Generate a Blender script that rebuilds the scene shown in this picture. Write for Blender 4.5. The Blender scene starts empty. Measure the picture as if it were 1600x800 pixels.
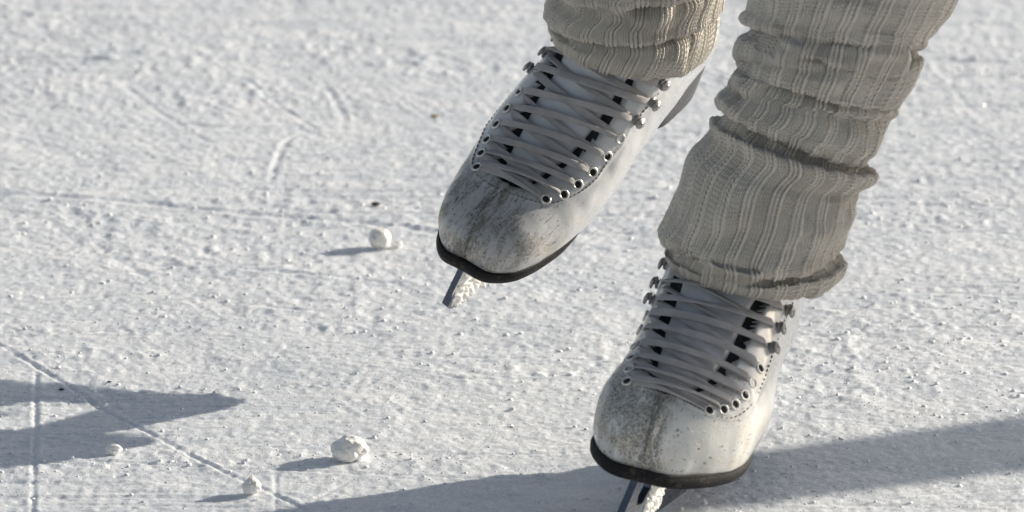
import bpy, math, random
import numpy as np
from mathutils import Vector
from mathutils.bvhtree import BVHTree
rng = np.random.default_rng(7); random.seed(7)
sc = bpy.context.scene; col = sc.collection
R = math.radians

# ------------------------------------------------------------------ camera
H = 1.42; PITCH = R(15.8); FPX = 2350*H/math.sin(PITCH)      # camera height, tilt, focal length in pixels of the 1600 px photo
FW = np.array([0, math.cos(PITCH), -math.sin(PITCH)]); UP = np.array([0, math.sin(PITCH), math.cos(PITCH)]); RT = np.array([1., 0, 0])
CAM = np.array([0, 0, H])
def proj(P):
    d = P-CAM; z = d@FW
    return np.stack([800+FPX*(d@RT)/z, 400-FPX*(d@UP)/z], -1)
def ray(x, y): return FW+RT*(x-800)/FPX+UP*(400-y)/FPX
def ground(x, y, h=0.):
    d = ray(x, y); return CAM+d*(h-H)/d[2]
def at(x, y, depth): return CAM+ray(x, y)*depth

cd = bpy.data.cameras.new('camera'); cam = bpy.data.objects.new('camera', cd); col.objects.link(cam); sc.camera = cam
cam.location = CAM; cam.rotation_euler = (math.pi/2-PITCH, 0, 0)
cd.sensor_width = 36; cd.lens = 36*FPX/1600; cd.clip_end = 6000; cd.clip_start = .05
cd.dof.use_dof = True; cd.dof.focus_distance = 4.80; cd.dof.aperture_fstop = 13

# ------------------------------------------------------------------ helpers
def link(o, parent=None, **props):
    col.objects.link(o)
    if parent is not None: o.parent = parent
    for k, v in props.items(): o[k] = v
    return o
def origin_of(p):
    v = np.zeros(3)
    while p is not None: v += np.array(p.location); p = p.parent
    return v
def mesh(name, V, F, mat, parent=None, loc=None, smooth=True, uv=None, attrs=None, midx=None, **props):
    """V world points (n,3); F list of faces or (m,4)/(m,3) array"""
    V = np.asarray(V, float)
    base = origin_of(parent)
    loc = np.zeros(3) if loc is None else np.asarray(loc, float)-base
    me = bpy.data.meshes.new(name)
    co = (V-base-loc).astype(np.float32)
    if isinstance(F, np.ndarray):
        n, k = F.shape
        me.vertices.add(len(V)); me.vertices.foreach_set('co', co.ravel())
        me.loops.add(n*k); me.loops.foreach_set('vertex_index', F.astype(np.int32).ravel())
        me.polygons.add(n); me.polygons.foreach_set('loop_start', np.arange(0, n*k, k, dtype=np.int32))
        me.update(calc_edges=True)
    else:
        me.from_pydata(co.tolist(), [], [list(map(int, f)) for f in F])
    if smooth: me.polygons.foreach_set('use_smooth', np.ones(len(me.polygons), bool))
    for m in (mat if isinstance(mat, (list, tuple)) else [mat]): me.materials.append(m)
    if midx is not None: me.polygons.foreach_set('material_index', np.asarray(midx, np.int32))
    if uv is not None:
        lv = np.empty(len(me.loops), np.int32); me.loops.foreach_get('vertex_index', lv)
        l = me.uv_layers.new(name='UVMap')
        q = np.asarray(uv[lv] if len(uv) == len(V) else uv, np.float32)
        l.data.foreach_set('uv', q.ravel())
    for k, a in (attrs or {}).items():
        at_ = me.attributes.new(k, 'FLOAT_VECTOR', 'POINT'); at_.data.foreach_set('vector', np.asarray(a, np.float32).ravel())
    me.validate(); me.update()
    o = bpy.data.objects.new(name, me); o.location = loc
    return link(o, parent, **props)
def grid_faces(nu, nv, wrapu=False, wrapv=False):
    iu = np.arange(nu if wrapu else nu-1); iv = np.arange(nv if wrapv else nv-1)
    a, b = np.meshgrid(iu, iv, indexing='ij'); a2 = (a+1) % nu; b2 = (b+1) % nv
    return np.stack([a*nv+b, a2*nv+b, a2*nv+b2, a*nv+b2], -1).reshape(-1, 4)
def merge(parts):
    V = []; F = []; n = 0
    for v, f in parts:
        V.append(np.asarray(v, float)); F += [[i+n for i in q] for q in (f.tolist() if isinstance(f, np.ndarray) else f)]; n += len(v)
    return np.concatenate(V), F
def smooth01(x, a, b):
    t = np.clip((x-a)/(b-a), 0, 1); return t*t*(3-2*t)
# lattice noise (gradient), vectorised; result about -1..1
def _hash(ix, iy, iz, s):
    h = (ix.astype(np.int64)*374761393+iy.astype(np.int64)*668265263+iz.astype(np.int64)*2147483647+s*974634777) & 0xffffffff
    h = ((h ^ (h >> 13))*1274126177) & 0xffffffff
    h = ((h ^ (h >> 16))*2246822519) & 0xffffffff
    return ((h ^ (h >> 15)) & 0xffff)/65535.0*2-1
def vnoise(x, y, z=None, s=0):
    if z is None: z = np.zeros_like(x)
    x0 = np.floor(x); y0 = np.floor(y); z0 = np.floor(z)
    f = [x-x0, y-y0, z-z0]; f = [q*q*q*(q*(q*6-15)+10) for q in f]
    r = 0
    for dx in (0, 1):
        for dy in (0, 1):
            for dz in ((0, 1) if np.any(z) else (0,)):
                w = (f[0] if dx else 1-f[0])*(f[1] if dy else 1-f[1])*((f[2] if dz else 1-f[2]))
                r = r+w*_hash(x0+dx, y0+dy, z0+dz, s)
    return r
def fbm(x, y, o=4, s=0, g=.5):
    r = 0; a = 1; n = 0
    for i in range(o):
        r = r+a*vnoise(x*2**i+17.3*i, y*2**i-9.1*i, None, s+i); n += a; a *= g
    return r/n
def seg_dist(px, poly, closed=False):
    """distance from points (n,2) to polyline, and whether inside if closed"""
    poly = np.asarray(poly, float); A = poly; B = np.roll(poly, -1, 0)
    if not closed: A, B = A[:-1], B[:-1]
    d = np.full(len(px), 1e9); ins = np.zeros(len(px), bool)
    for a, b in zip(A, B):
        e = b-a; u = np.clip(((px-a)@e)/max(e@e, 1e-9), 0, 1); d = np.minimum(d, np.hypot(*(px-a-u[:, None]*e).T))
        if closed:
            c = (a[1] > px[:, 1]) != (b[1] > px[:, 1])
            with np.errstate(divide='ignore', invalid='ignore'):
                ins ^= c & (px[:, 0] < (b[0]-a[0])*(px[:, 1]-a[1])/(b[1]-a[1])+a[0])
    return d, ins
def resample(pts, n, smoothc=True):
    pts = np.asarray(pts, float)
    if smoothc and len(pts) > 2:
        out = []
        P = np.vstack([2*pts[0]-pts[1], pts, 2*pts[-1]-pts[-2]])
        for i in range(1, len(P)-2):
            for u in np.linspace(0, 1, 12, endpoint=False):
                p0, p1, p2, p3 = P[i-1:i+3]
                out.append(.5*((2*p1)+(-p0+p2)*u+(2*p0-5*p1+4*p2-p3)*u*u+(-p0+3*p1-3*p2+p3)*u**3))
        out.append(P[-2]); pts = np.array(out)
    s = np.concatenate([[0], np.cumsum(np.linalg.norm(np.diff(pts, axis=0), axis=1))])
    q = np.linspace(0, s[-1], n)
    return np.stack([np.interp(q, s, pts[:, k]) for k in range(pts.shape[1])], 1)

# ------------------------------------------------------------------ materials
class NT:
    def __init__(s, name):
        s.m = bpy.data.materials.new(name); s.m.use_nodes = True; s.t = s.m.node_tree; s.n = s.t.nodes
        s.b = s.n['Principled BSDF']; s.out = s.n['Material Output']
    def node(s, typ, **k):
        n = s.n.new('ShaderNode'+typ)
        for a, v in k.items():
            if a.startswith('i_'):
                key = a[2:]; n.inputs[int(key) if key.isdigit() else key].default_value = v
            else: setattr(n, a, v)
        return n
    def l(s, a, b): s.t.links.new(a, b)
    def val(s, x, inp):
        if isinstance(x, (int, float)): inp.default_value = x
        else: s.l(x, inp)
    def math(s, op, a, b=0., c=None, clamp=False):
        n = s.node('Math', operation=op, use_clamp=clamp); s.val(a, n.inputs[0]); s.val(b, n.inputs[1])
        if c is not None: s.val(c, n.inputs[2])
        return n.outputs[0]
    def mapr(s, x, a, b, c=0., d=1.):
        n = s.node('MapRange', interpolation_type='SMOOTHSTEP'); s.l(x, n.inputs[0])
        for i, v in enumerate((a, b, c, d)): n.inputs[i+1].default_value = v
        return n.outputs[0]
    def noise(s, vec, scale, detail=4, rough=.55, dist=0.):
        n = s.node('TexNoise'); n.inputs['Scale'].default_value = scale; n.inputs['Detail'].default_value = detail
        n.inputs['Roughness'].default_value = rough; n.inputs['Distortion'].default_value = dist
        if vec is not None: s.l(vec, n.inputs['Vector'])
        return n.outputs['Fac']
    def mapping(s, vec, scale=(1, 1, 1), rot=(0, 0, 0), loc=(0, 0, 0)):
        n = s.node('Mapping'); s.l(vec, n.inputs[0]); n.inputs['Scale'].default_value = scale; n.inputs['Rotation'].default_value = rot; n.inputs['Location'].default_value = loc
        return n.outputs[0]
    def mix(s, f, a, b):
        n = s.node('Mix', data_type='RGBA'); s.val(f, n.inputs[0])
        for x, i in ((a, 6), (b, 7)):
            if isinstance(x, tuple): n.inputs[i].default_value = (*x, 1)
            else: s.l(x, n.inputs[i])
        return n.outputs[2]
    def bump(s, h, strength, dist, prev=None):
        n = s.node('Bump'); n.inputs['Strength'].default_value = strength; n.inputs['Distance'].default_value = dist; s.l(h, n.inputs['Height'])
        if prev is not None: s.l(prev, n.inputs['Normal'])
        return n.outputs[0]
    def set(s, **k):
        for a, v in k.items():
            i = s.b.inputs[a.replace('_', ' ')]
            if isinstance(v, tuple): i.default_value = (*v, 1) if len(v) == 3 and i.type == 'RGBA' else v
            elif isinstance(v, (int, float)): i.default_value = v
            else: s.l(v, i)
        return s
def obj_co(t): return t.node('TexCoord').outputs['Object']
def attr(t, name): return t.node('Attribute', attribute_name=name).outputs['Vector']

def m_snow():
    t = NT('scraped_snow'); c = obj_co(t)
    big = t.noise(t.mapping(c, (3, 5, 1)), 1.5, 4)
    fine = t.noise(c, 900, 3, .6)
    mid = t.noise(t.mapping(c, (14, 40, 14), (0, 0, .06)), 1.0, 6, .62)
    gr = t.noise(c, 260, 3, .6)
    colr = t.mix(t.mapr(big, .3, .7), (.735, .755, .785), (.79, .80, .825))
    colr = t.mix(t.mapr(mid, .38, .62), t.mix(.75, colr, (.63, .665, .715)), colr)
    colr = t.mix(t.mapr(gr, .52, .70), colr, (.88, .89, .905))
    h1 = t.noise(c, 420, 4, .65); h2 = t.noise(c, 1500, 2, .6)
    b = t.bump(h1, .5, .0014); b = t.bump(h2, .5, .0007, b)
    t.set(Base_Color=colr, Roughness=.6, Normal=b, Specular_IOR_Level=.3, Subsurface_Weight=.55, Subsurface_Scale=.005, Subsurface_Radius=(1., 1., 1.))
    t.b.subsurface_method = 'BURLEY'
    # ice crystals glinting: facets of random tilt
    v = t.node('TexVoronoi', feature='F1'); v.inputs['Scale'].default_value = 1100; t.l(c, v.inputs['Vector'])
    g = t.node('BsdfGlossy'); g.inputs['Roughness'].default_value = .22; g.inputs['Color'].default_value = (1, 1, 1, 1)
    vm = t.node('VectorMath', operation='SUBTRACT'); t.l(v.outputs['Color'], vm.inputs[0]); vm.inputs[1].default_value = (.5, .5, .25)
    nm = t.node('VectorMath', operation='NORMALIZE'); t.l(vm.outputs[0], nm.inputs[0]); t.l(nm.outputs[0], g.inputs['Normal'])
    sel = t.node('SeparateColor'); t.l(v.outputs['Color'], sel.inputs[0])
    mx = t.node('MixShader'); t.l(t.math('MULTIPLY', t.math('GREATER_THAN', sel.outputs[1], .6), .11), mx.inputs[0])
    t.l(t.b.outputs[0], mx.inputs[1]); t.l(g.outputs[0], mx.inputs[2]); t.l(mx.outputs[0], t.out.inputs[0])
    return t.m
def m_ball(name, c1, c2):
    t = NT(name); c = obj_co(t)
    t.set(Base_Color=t.mix(t.mapr(t.noise(c, 120, 4), .35, .65), c1, c2), Roughness=.6, Subsurface_Weight=.25, Subsurface_Radius=(1., 1., 1.), Subsurface_Scale=.004,
          Normal=t.bump(t.noise(c, 500, 4, .65), .6, .0012))
    return t.m
def m_leather(name, seed, warm):
    t = NT(name); c = attr(t, 'shoe_space'); cs = t.mapping(c, (1, 1, 1), (0, 0, 0), (seed, seed*2.3, 0))
    sx = t.node('SeparateXYZ'); t.l(c, sx.inputs[0]); x, y, z = sx.outputs
    toe = t.mapr(x, 19.5, 24.0); low = t.mapr(z, 5.5, 2.5); toe2 = t.math('MULTIPLY', toe, low)
    smear = t.noise(t.mapping(cs, (.40, 1.5, .55), (0, .25, .35)), 1.0, 8, .70, .6)      # rubbed-in scuffs, drawn out along the foot
    speck = t.mapr(t.noise(cs, 6.5, 4, .7), .40, .60)
    patch = t.math('MULTIPLY', (t.mapr(smear, .34, .50) if seed > 9 else t.mapr(smear, .43, .58)), t.math('ADD', .35, t.math('MULTIPLY', speck, .65)))
    patch = t.math('MULTIPLY', patch, t.mapr(t.noise(cs, .22, 2), .22, .42)) if seed > 9 else t.math('MULTIPLY', t.math('ADD', patch, .22), t.mapr(z, 7.5, 4.5))
    grime = t.math('MULTIPLY', t.math('MULTIPLY', toe, patch), t.mapr(y, 1.6, -.6, .16, 1.) if seed > 9 else t.mapr(y, 5., -5., .75, 1.))
    # dirty band along the middle seam
    seam = t.mapr(t.math('ABSOLUTE', t.math('ADD', y, t.math('MULTIPLY', t.math('SUBTRACT', t.noise(cs, .8, 4), .5), 1.2))), .95, .05)
    seam = t.math('MULTIPLY', t.math('MULTIPLY', seam, t.mapr(x, 20.5, 22.5)), t.math('MULTIPLY', t.mapr(t.noise(t.mapping(cs, (.8, 2.5, 1.)), 1.0, 7, .7), .36, .58), t.math('ADD', .45, t.math('MULTIPLY', speck, .55))))
    # scrapes: short dark lines
    def scr(rot, scale, th, sd):
        m_ = t.mapping(c, scale, rot, (sd, 0, sd)); n_ = t.noise(m_, 1.0, 3, .6, .5)
        return t.mapr(n_, th, th+.035)
    s1 = t.math('MAXIMUM', scr((0, .5, .7), (.6, 5., 5.), .635, 3+seed), scr((.4, .2, -.6), (.7, 5.5, 5.), .64, 9+seed))
    s1 = t.math('MULTIPLY', s1, t.mapr(x, 18.5, 22.0))
    s1 = t.math('MULTIPLY', s1, t.mapr(t.noise(cs, .4, 3), .34, .5))
    gash = t.math('MULTIPLY', scr((.2, .6, .35), (.42, 3.0, 3.0), .655, 31+seed), t.mapr(x, 19.5, 21.5)); s1 = t.math('MAXIMUM', s1, gash)
    s2 = t.math('MULTIPLY', scr((.9, 0, .3), (1.5, 9, 9), .70, 21+seed), .5)
    cr = t.math('ADD', grime, seam, clamp=True)
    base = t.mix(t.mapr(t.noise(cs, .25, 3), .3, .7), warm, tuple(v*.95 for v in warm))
    base = t.mix(t.math('MULTIPLY', cr, .9), base, (.13, .12, .095))
    base = t.mix(t.math('MULTIPLY', t.math('MAXIMUM', s1, s2), .88), base, (.06, .055, .05))
    # faint yellowing near the sole
    base = t.mix(t.math('MULTIPLY', t.math('MULTIPLY', t.mapr(t.noise(cs, .7, 3), .45, .7), t.mapr(z, 4, .8)), .45), base, (.50, .42, .30))
    rough = t.math('ADD', .24, t.math('MULTIPLY', cr, .35))
    b = t.bump(t.noise(c, 14, 2, .5), .10, .0004)
    b = t.bump(t.noise(t.mapping(c, (1.2, .35, 1)), 1.6, 3, .5), .2, .0012, b)
    b = t.bump(t.math('SUBTRACT', 1., s1), .5, .0005, b)
    t.set(Base_Color=base, Roughness=rough, Normal=b, Coat_Weight=t.math('SUBTRACT', .9, t.math('MULTIPLY', cr, .6)), Coat_Roughness=.16)
    return t.m
def m_plain(name, colr, rough=.5, metal=0., nscale=300, nd=.0004, var=.12, coat=0.):
    t = NT(name); c = obj_co(t)
    n = t.noise(c, nscale*.3, 4)
    t.set(Base_Color=t.mix(t.mapr(n, .3, .7), tuple(v*(1-var) for v in colr), tuple(min(1, v*(1+var)) for v in colr)), Roughness=rough, Metallic=metal,
          Normal=t.bump(t.noise(c, nscale, 3), .4, nd), Coat_Weight=coat)
    return t.m
def m_lace():
    t = NT('lace_cotton'); uv = t.node('TexCoord').outputs['UV']
    s = t.node('SeparateXYZ'); t.l(uv, s.inputs[0])
    u = t.math('MULTIPLY', s.outputs[0], 6.2832); v = t.math('MULTIPLY', s.outputs[1], 6.2832)
    w = t.math('MULTIPLY', t.math('SINE', t.math('ADD', t.math('MULTIPLY', u, 900.), t.math('MULTIPLY', v, 4.))), t.math('SINE', t.math('MULTIPLY', v, 6.)))
    n = t.noise(obj_co(t), 90, 4)
    t.set(Base_Color=t.mix(t.mapr(n, .35, .7), (.52, .505, .51), (.64, .62, .615)), Roughness=.8, Normal=t.bump(w, .8, .0008), Sheen_Weight=.15, Specular_IOR_Level=.2)
    return t.m
def m_knit():
    t = NT('ribbed_wool'); uv = t.node('TexCoord').outputs['UV']   # u: stitches across, v: rows along
    s = t.node('SeparateXYZ'); t.l(uv, s.inputs[0]); u, v = s.outputs[0], s.outputs[1]
    fu = t.math('FRACT', u); a = t.math('ABSOLUTE', t.math('SUBTRACT', fu, .5))     # 0 mid of stitch column
    ch = t.math('SINE', t.math('MULTIPLY', t.math('ADD', v, t.math('MULTIPLY', a, 1.5)), 6.2832))
    colm = t.math('COSINE', t.math('MULTIPLY', a, 6.2832))
    h = t.math('ADD', t.math('MULTIPLY', ch, .55), t.math('MULTIPLY', colm, .45))
    c = obj_co(t); n = t.noise(c, 40, 5, .6); n2 = t.noise(c, 2500, 3, .7)
    h = t.math('ADD', h, t.math('MULTIPLY', n2, .9))
    base = t.mix(t.mapr(n, .3, .7), (.66, .61, .535), (.75, .70, .62))
    t.set(Base_Color=base, Roughness=.95, Normal=t.bump(h, .7, .0012), Sheen_Weight=.15, Sheen_Roughness=.5, Specular_IOR_Level=.1)
    return t.m
def m_steel():
    t = NT('blade_steel'); c = obj_co(t)
    n = t.noise(t.mapping(c, (30, 30, 300)), 3, 4)
    t.set(Base_Color=(.075, .09, .125), Metallic=.75, Roughness=t.mapr(n, .3, .7, .22, .42), Normal=t.bump(t.noise(c, 500, 3), .2, .0003))
    return t.m
def m_sole():
    t = NT('black_sole'); c = attr(t, 'shoe_space')
    n = t.mapr(t.noise(c, 1.6, 5, .65), .52, .72)
    t.set(Base_Color=t.mix(t.math('MULTIPLY', n, .6), (.009, .009, .010), (.09, .07, .05)), Roughness=.65, Specular_IOR_Level=.2, Normal=t.bump(t.noise(c, 6, 4), .5, .0008))
    return t.m
SNOW = m_snow(); LACE = m_lace(); KNIT = m_knit(); STEEL = m_steel(); SOLE = m_sole()
LINING = m_plain('dark_lining', (.02, .02, .024), .8)
TONGUE = m_plain('tongue_leather', (.52, .53, .555), .38, 0, 120, .0008, .05)
EYE = m_plain('eyelet_metal', (.62, .60, .57), .35, .6)
HOOKM = m_plain('hook_metal', (.33, .32, .31), .48, .8)
HOLE = m_plain('eyelet_hole', (.008, .008, .009), .9)
THREAD = m_plain('grey_thread', (.13, .125, .12), .85)
HEELM = m_plain('heel_leather', (.05, .05, .058), .45, 0, 200)
SKIN = m_plain('leggings', (.05, .05, .06), .85)
BALL = m_ball('packed_snow', (.80, .775, .73), (.86, .85, .83))
CRUST = m_ball('frost_crust', (.78, .76, .72), (.88, .87, .85))

# ------------------------------------------------------------------ ice
def graded(lo, hi, d, far, k=1.18):
    mid = list(np.arange(lo, hi+d*.5, d)); a = []; s = d; v = mid[-1]
    while v < far: s *= k; v += s; a.append(v)
    b = []; s = d; v = mid[0]
    while v > -far: s *= k; v -= s; b.append(v)
    return np.array(b[::-1]+mid+a)
GROOVES = [  # traced skate cuts: points, depth mm, width mm
 ([(-60, 505), (0, 540), (50, 570), (120, 612), (160, 640), (240, 680), (330, 730), (420, 770), (500, 812)], 1.7, 1.5),
 ([(57, 570), (56, 640), (55, 690), (53, 740), (50, 830)], 1.6, 1.3),
 ([(498, 122), (520, 150), (535, 178), (543, 192)], 1.1, 2.2),
 ([(420, 292), (430, 255), (445, 222), (470, 208), (500, 203)], 1.0, 2.0),
 ([(60, 725), (170, 722), (330, 733), (480, 738), (700, 746), (900, 750)], 1.2, 1.6),
 ([(-40, 300), (200, 315), (400, 335), (560, 347), (700, 366)], 2.2, 4.0),
 ([(270, 194), (350, 198), (440, 198)], 2.0, 3.0), ([(-40, 91), (90, 92), (200, 96)], 1.8, 3.2),
 ([(1440, 94), (1520, 96), (1590, 100)], 2.2, 3.0), ([(1000, 206), (1060, 207), (1112, 211)], 2.0, 3.6),
 ([(1480, 120), (1505, 160), (1540, 190)], .7, 2.0), ([(15, 505), (40, 540), (56, 575)], .5, 1.2),
 ([(150, 380), (190, 410), (250, 445)], .9, 3.), ([(430, 735), (431, 770), (430, 830)], 1.0, 1.2),
 ([(300, 560), (560, 572), (700, 584), (850, 600)], -1.6, 4.0), ([(340, 420), (520, 432), (640, 448)], 1.5, 2.5),
 ([(1330, 560), (1450, 545), (1640, 520)], 1.0, 2.0), ([(1260, 610), (1420, 600), (1640, 570)], .9, 1.6),
 ([(460, 270), (600, 262), (720, 250)], 1.2, 2.5), ([(560, 745), (480, 790)], .8, 1.2), ([(0, 20), (200, 40), (420, 36)], 1.2, 3.0),
 ([(1480, 330), (1620, 322)], 1.4, 3.0), ([(100, 480), (300, 470), (500, 490)], .9, 2.0),
 ([(380, 120), (430, 160), (500, 205)], .9, 1.8), ([(190, 130), (250, 175), (340, 230)], .9, 2.0)]
for _i in range(46):      # many faint arcs left by other skaters
    x0_, y0_ = rng.uniform(-200, 1700), rng.uniform(-10, 800); L_ = rng.uniform(200, 1100); sl_ = rng.normal(.0, .10); cu_ = rng.normal(0, 40)
    GROOVES.append(([(x0_+L_*u_, y0_+sl_*L_*u_+cu_*4*u_*(1-u_)*.3) for u_ in (0, .25, .5, .75, 1)], float(rng.uniform(.35, .95)), float(rng.uniform(.7, 1.6))))
def ice_height(X, Y):
    h = .0014*fbm(X*7, Y*6, 3, 1)+.0007*fbm(X*34+.8*vnoise(X*9, Y*9, None, 90), Y*40, 4, 11)
    h = h+.0006*fbm(X*210, Y*170, 3, 31)
    # loose heaps of scrapings, gathered in drifts that run across
    dr = smooth01(fbm(X*5+3*Y, Y*16, 3, 51), -.05, .40)
    lump = np.clip(fbm(X*120, Y*95, 2, 61)-.02, 0, 1)
    h = h+.0012*lump*(.15+.85*dr)
    lump2 = np.clip(fbm(X*60, Y*46, 2, 67)-.22, 0, 1); h = h+.0014*lump2*dr
    # fine straight scratches running roughly across
    q = Y*1.0+X*.05; sc1 = np.abs(vnoise(X*1.2, q*190, None, 71)); h = h-.0010*smooth01(.10-sc1, 0, .10)*smooth01(vnoise(X*3, Y*9, None, 75), -.2, .3)
    q = Y+X*-.18; sc2 = np.abs(vnoise(X*.9+5, q*120, None, 81)); h = h-.0009*smooth01(.07-sc2, 0, .07)
    return h
def groove_height(X, Y, h):
    for pts, dep, wid in GROOVES:
        P = np.array([ground(*p)[:2] for p in resample(pts, 18)])
        w = wid*1e-3; dep = dep*.5; m = (X > P[:, 0].min()-.03) & (X < P[:, 0].max()+.03) & (Y > P[:, 1].min()-.06) & (Y < P[:, 1].max()+.06)
        if not m.any(): continue
        q = np.stack([X[m], Y[m]], 1)
        wob = 1+.5*vnoise(q[:, 0]*60, q[:, 1]*60, None, 5)
        d, _ = seg_dist(q, P); d = d*1.0
        e0 = np.minimum(np.hypot(*(q-P[0]).T), np.hypot(*(q-P[-1]).T)); fade = smooth01(e0, 0, .02)
        h[m] += (-dep*1e-3*np.exp(-(d/w)**2)+.35*abs(dep)*1e-3*np.exp(-((d-2.3*w)/w)**2)*wob)*fade*np.clip(wob, .5, 1.3)
    return h
xs = graded(-.50, .52, .00125, 3000.); ys = graded(4.32, 6.0, .0018, 3000.)
X, Y = np.meshgrid(xs, ys, indexing='ij'); shp = X.shape; X = X.ravel(); Y = Y.ravel()
near = (np.abs(X) < 3) & (Y > 2) & (Y < 9)
h = np.zeros(len(X)); h[near] = ice_height(X[near], Y[near]); h = groove_height(X, Y, h)
h *= smooth01(1.0-np.abs(X), 0, .45)*smooth01(Y, 3.85, 4.3)*smooth01(6.6-Y, 0, .6)
ICE_BVH_X, ICE_BVH_Y, ICE_H = xs, ys, h.reshape(shp)
def ice_z(x, y): return ICE_H[np.abs(ICE_BVH_X-x).argmin(), np.abs(ICE_BVH_Y-y).argmin()]
mesh('ice_ground', np.stack([X, Y, h], 1), grid_faces(*shp)[:, ::-1] if False else grid_faces(*shp), SNOW, kind='structure')

# ------------------------------------------------------------------ lumps of snow
def lump(name, c, r, mat, seed, squash=(1, 1, .85), rough=.19, sub=5, **props):
    import bmesh
    bm = bmesh.new(); bmesh.ops.create_icosphere(bm, subdivisions=sub, radius=1)
    V = np.array([v.co for v in bm.verts]); F = np.array([[v.index for v in f.verts] for f in bm.faces]); bm.free()
    n = vnoise(V[:, 0]*1.4+9*seed, V[:, 1]*1.4, V[:, 2]*1.4+.01, seed)+.5*vnoise(V[:, 0]*3.3, V[:, 1]*3.3+seed, V[:, 2]*3.3+.01, seed+1)+.20*vnoise(V[:, 0]*8, V[:, 1]*8+seed, V[:, 2]*8+.01, seed+2)+.10*vnoise(V[:, 0]*19, V[:, 1]*19+seed, V[:, 2]*19+.01, seed+3)
    V = V*(1+rough*n)[:, None]*np.array(squash)*r
    V[:, 2] -= V[:, 2].min()
    return mesh(name, V+c, F, mat, loc=c, **props)
def ball_at(x, ybase, rpx, seed, label, squash=(1, 1, .85), group=None, mat=BALL):
    g = ground(x, ybase); r = rpx*5./FPX*(np.linalg.norm(g-CAM)/5.)
    g[2] = ice_z(g[0], g[1]+r*.5)-.1*r; g[1] += r*.7
    p = dict(label=label, category='snowball'); 
    if group: p['group'] = group
    return lump('snowball', g, r, mat, seed, squash, **p)
SB = 'lumps of snow lying on the ice'
ball_at(546, 726, 29, 3, 'largest lumpy snowball on the ice, cream tinted, with a long blue shadow', (1.0, .9, .72), SB)
ball_at(594, 391, 17, 11, 'round white snowball on the ice beside the toe of the raised skate', (1, .95, .9), SB)
ball_at(393, 777, 15, 21, 'small cream snowball in front of the long dark shadow, near the big lumpy one', (.95, .9, .95), SB)
ball_at(178, 714, 12, 31, 'small flat white lump of snow just in front of the looped skate shadow', (1.1, .9, .7), SB, CRUST)
ball_at(619, 388, 8, 37, 'tiny snow lump touching the round white snowball', (1.2, .9, .7), SB, CRUST)
def crumb(x, y, r, colr, seed, label):
    g = ground(x, y); g[2] = ice_z(g[0], g[1])
    lump('debris', g, r, m_plain('debris_'+str(seed), colr, .8), seed, (1.5, .8, .5), .35, 2, label=label, category='debris', group='specks of dirt on the ice')
crumb(587, 321, .0026, (.06, .05, .04), 51, 'dark brown speck lying on the ice above the round white snowball')
crumb(679, 182, .0018, (.35, .22, .08), 53, 'tan crumb on the ice near the top, left of the raised skate')
crumb(96, 611, .0012, (.03, .03, .03), 55, 'black speck inside the rim of the looped skate shadow')
crumb(171, 600, .0010, (.03, .03, .03), 57, 'tiny black speck at the upper edge of the looped skate shadow')
# scrapings: many tiny clumps, one mass
import bmesh as _b
bm = _b.new(); _b.ops.create_icosphere(bm, subdivisions=1, radius=1); IV = np.array([v.co for v in bm.verts]); IF = np.array([[v.index for v in f.verts] for f in bm.faces]); bm.free()
N = 6000
px = rng.uniform(-80, 1680, N*2); py = rng.uniform(-20, 830, N*2)
G = np.array([ground(a, b) for a, b in zip(px, py)])
dens = smooth01(fbm(G[:, 0]*5+3*G[:, 1], G[:, 1]*16, 3, 51), -.25, .45)*.85+.15
G = G[rng.uniform(0, 1, len(G)) < dens][:N]; N = len(G)
r = .0004+.0012*rng.power(.16, N)
Vs = IV[None]*(1+.35*rng.normal(size=(N, len(IV), 1)))*r[:, None, None]*np.array([1.15, 1, .75])
ix = np.clip(np.searchsorted(xs, G[:, 0]), 0, len(xs)-1); iy = np.clip(np.searchsorted(ys, G[:, 1]), 0, len(ys)-1)
G[:, 2] = ICE_H[ix, iy]+r*.25
Vs = (Vs+G[:, None]).reshape(-1, 3); Fs = (IF[None]+(np.arange(N)*len(IV))[:, None, None]).reshape(-1, 3)
mesh('snow_scrapings', Vs, Fs, m_plain('snow_crumb', (.80, .81, .83), .6, 0, 300, .0004, .04), kind='stuff', label='loose crumbs of scraped snow scattered over the ice', category='snow')

# ------------------------------------------------------------------ boots
KEYS = np.array([  # front x,z  back x,z  half width, bottom ratio, widest height, roundness (cm)
[27.0, 2.3, 27.0, .65, 0.7, .80, .45, 2.0], [26.75, 3.9, 26.8, .40, 2.3, .86, .42, 2.2], [26.1, 5.1, 26.2, .26, 3.4, .88, .40, 2.3], [25.0, 5.9, 25.2, .14, 4.15, .90, .38, 2.4],
[23.3, 6.5, 23.5, .04, 4.65, .90, .36, 2.4], [21.0, 7.1, 21.0, .0, 4.95, .88, .36, 2.3], [18.5, 8.2, 18.0, .1, 4.95, .84, .36, 2.2], [16.3, 9.8, 15.0, .6, 4.6, .78, .36, 2.1],
[14.3, 11.9, 11.5, 1.7, 4.2, .74, .36, 2.0], [12.8, 14.2, 7.0, 3.2, 3.9, .74, .40, 2.0], [11.8, 16.4, 2.5, 4.2, 3.7, .60, .45, 2.0], [11.2, 18.0, .6, 7.5, 3.6, .25, .48, 2.0],
[10.8, 19.5, .8, 11.0, 3.6, .10, .5, 2.0], [10.6, 21.0, 1.2, 14.5, 3.8, .10, .5, 2.0], [10.4, 23.0, 1.0, 18.0, 4.1, .10, .5, 2.0], [10.3, 25.0, .7, 22.5, 4.5, .10, .5, 2.0]])
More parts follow.
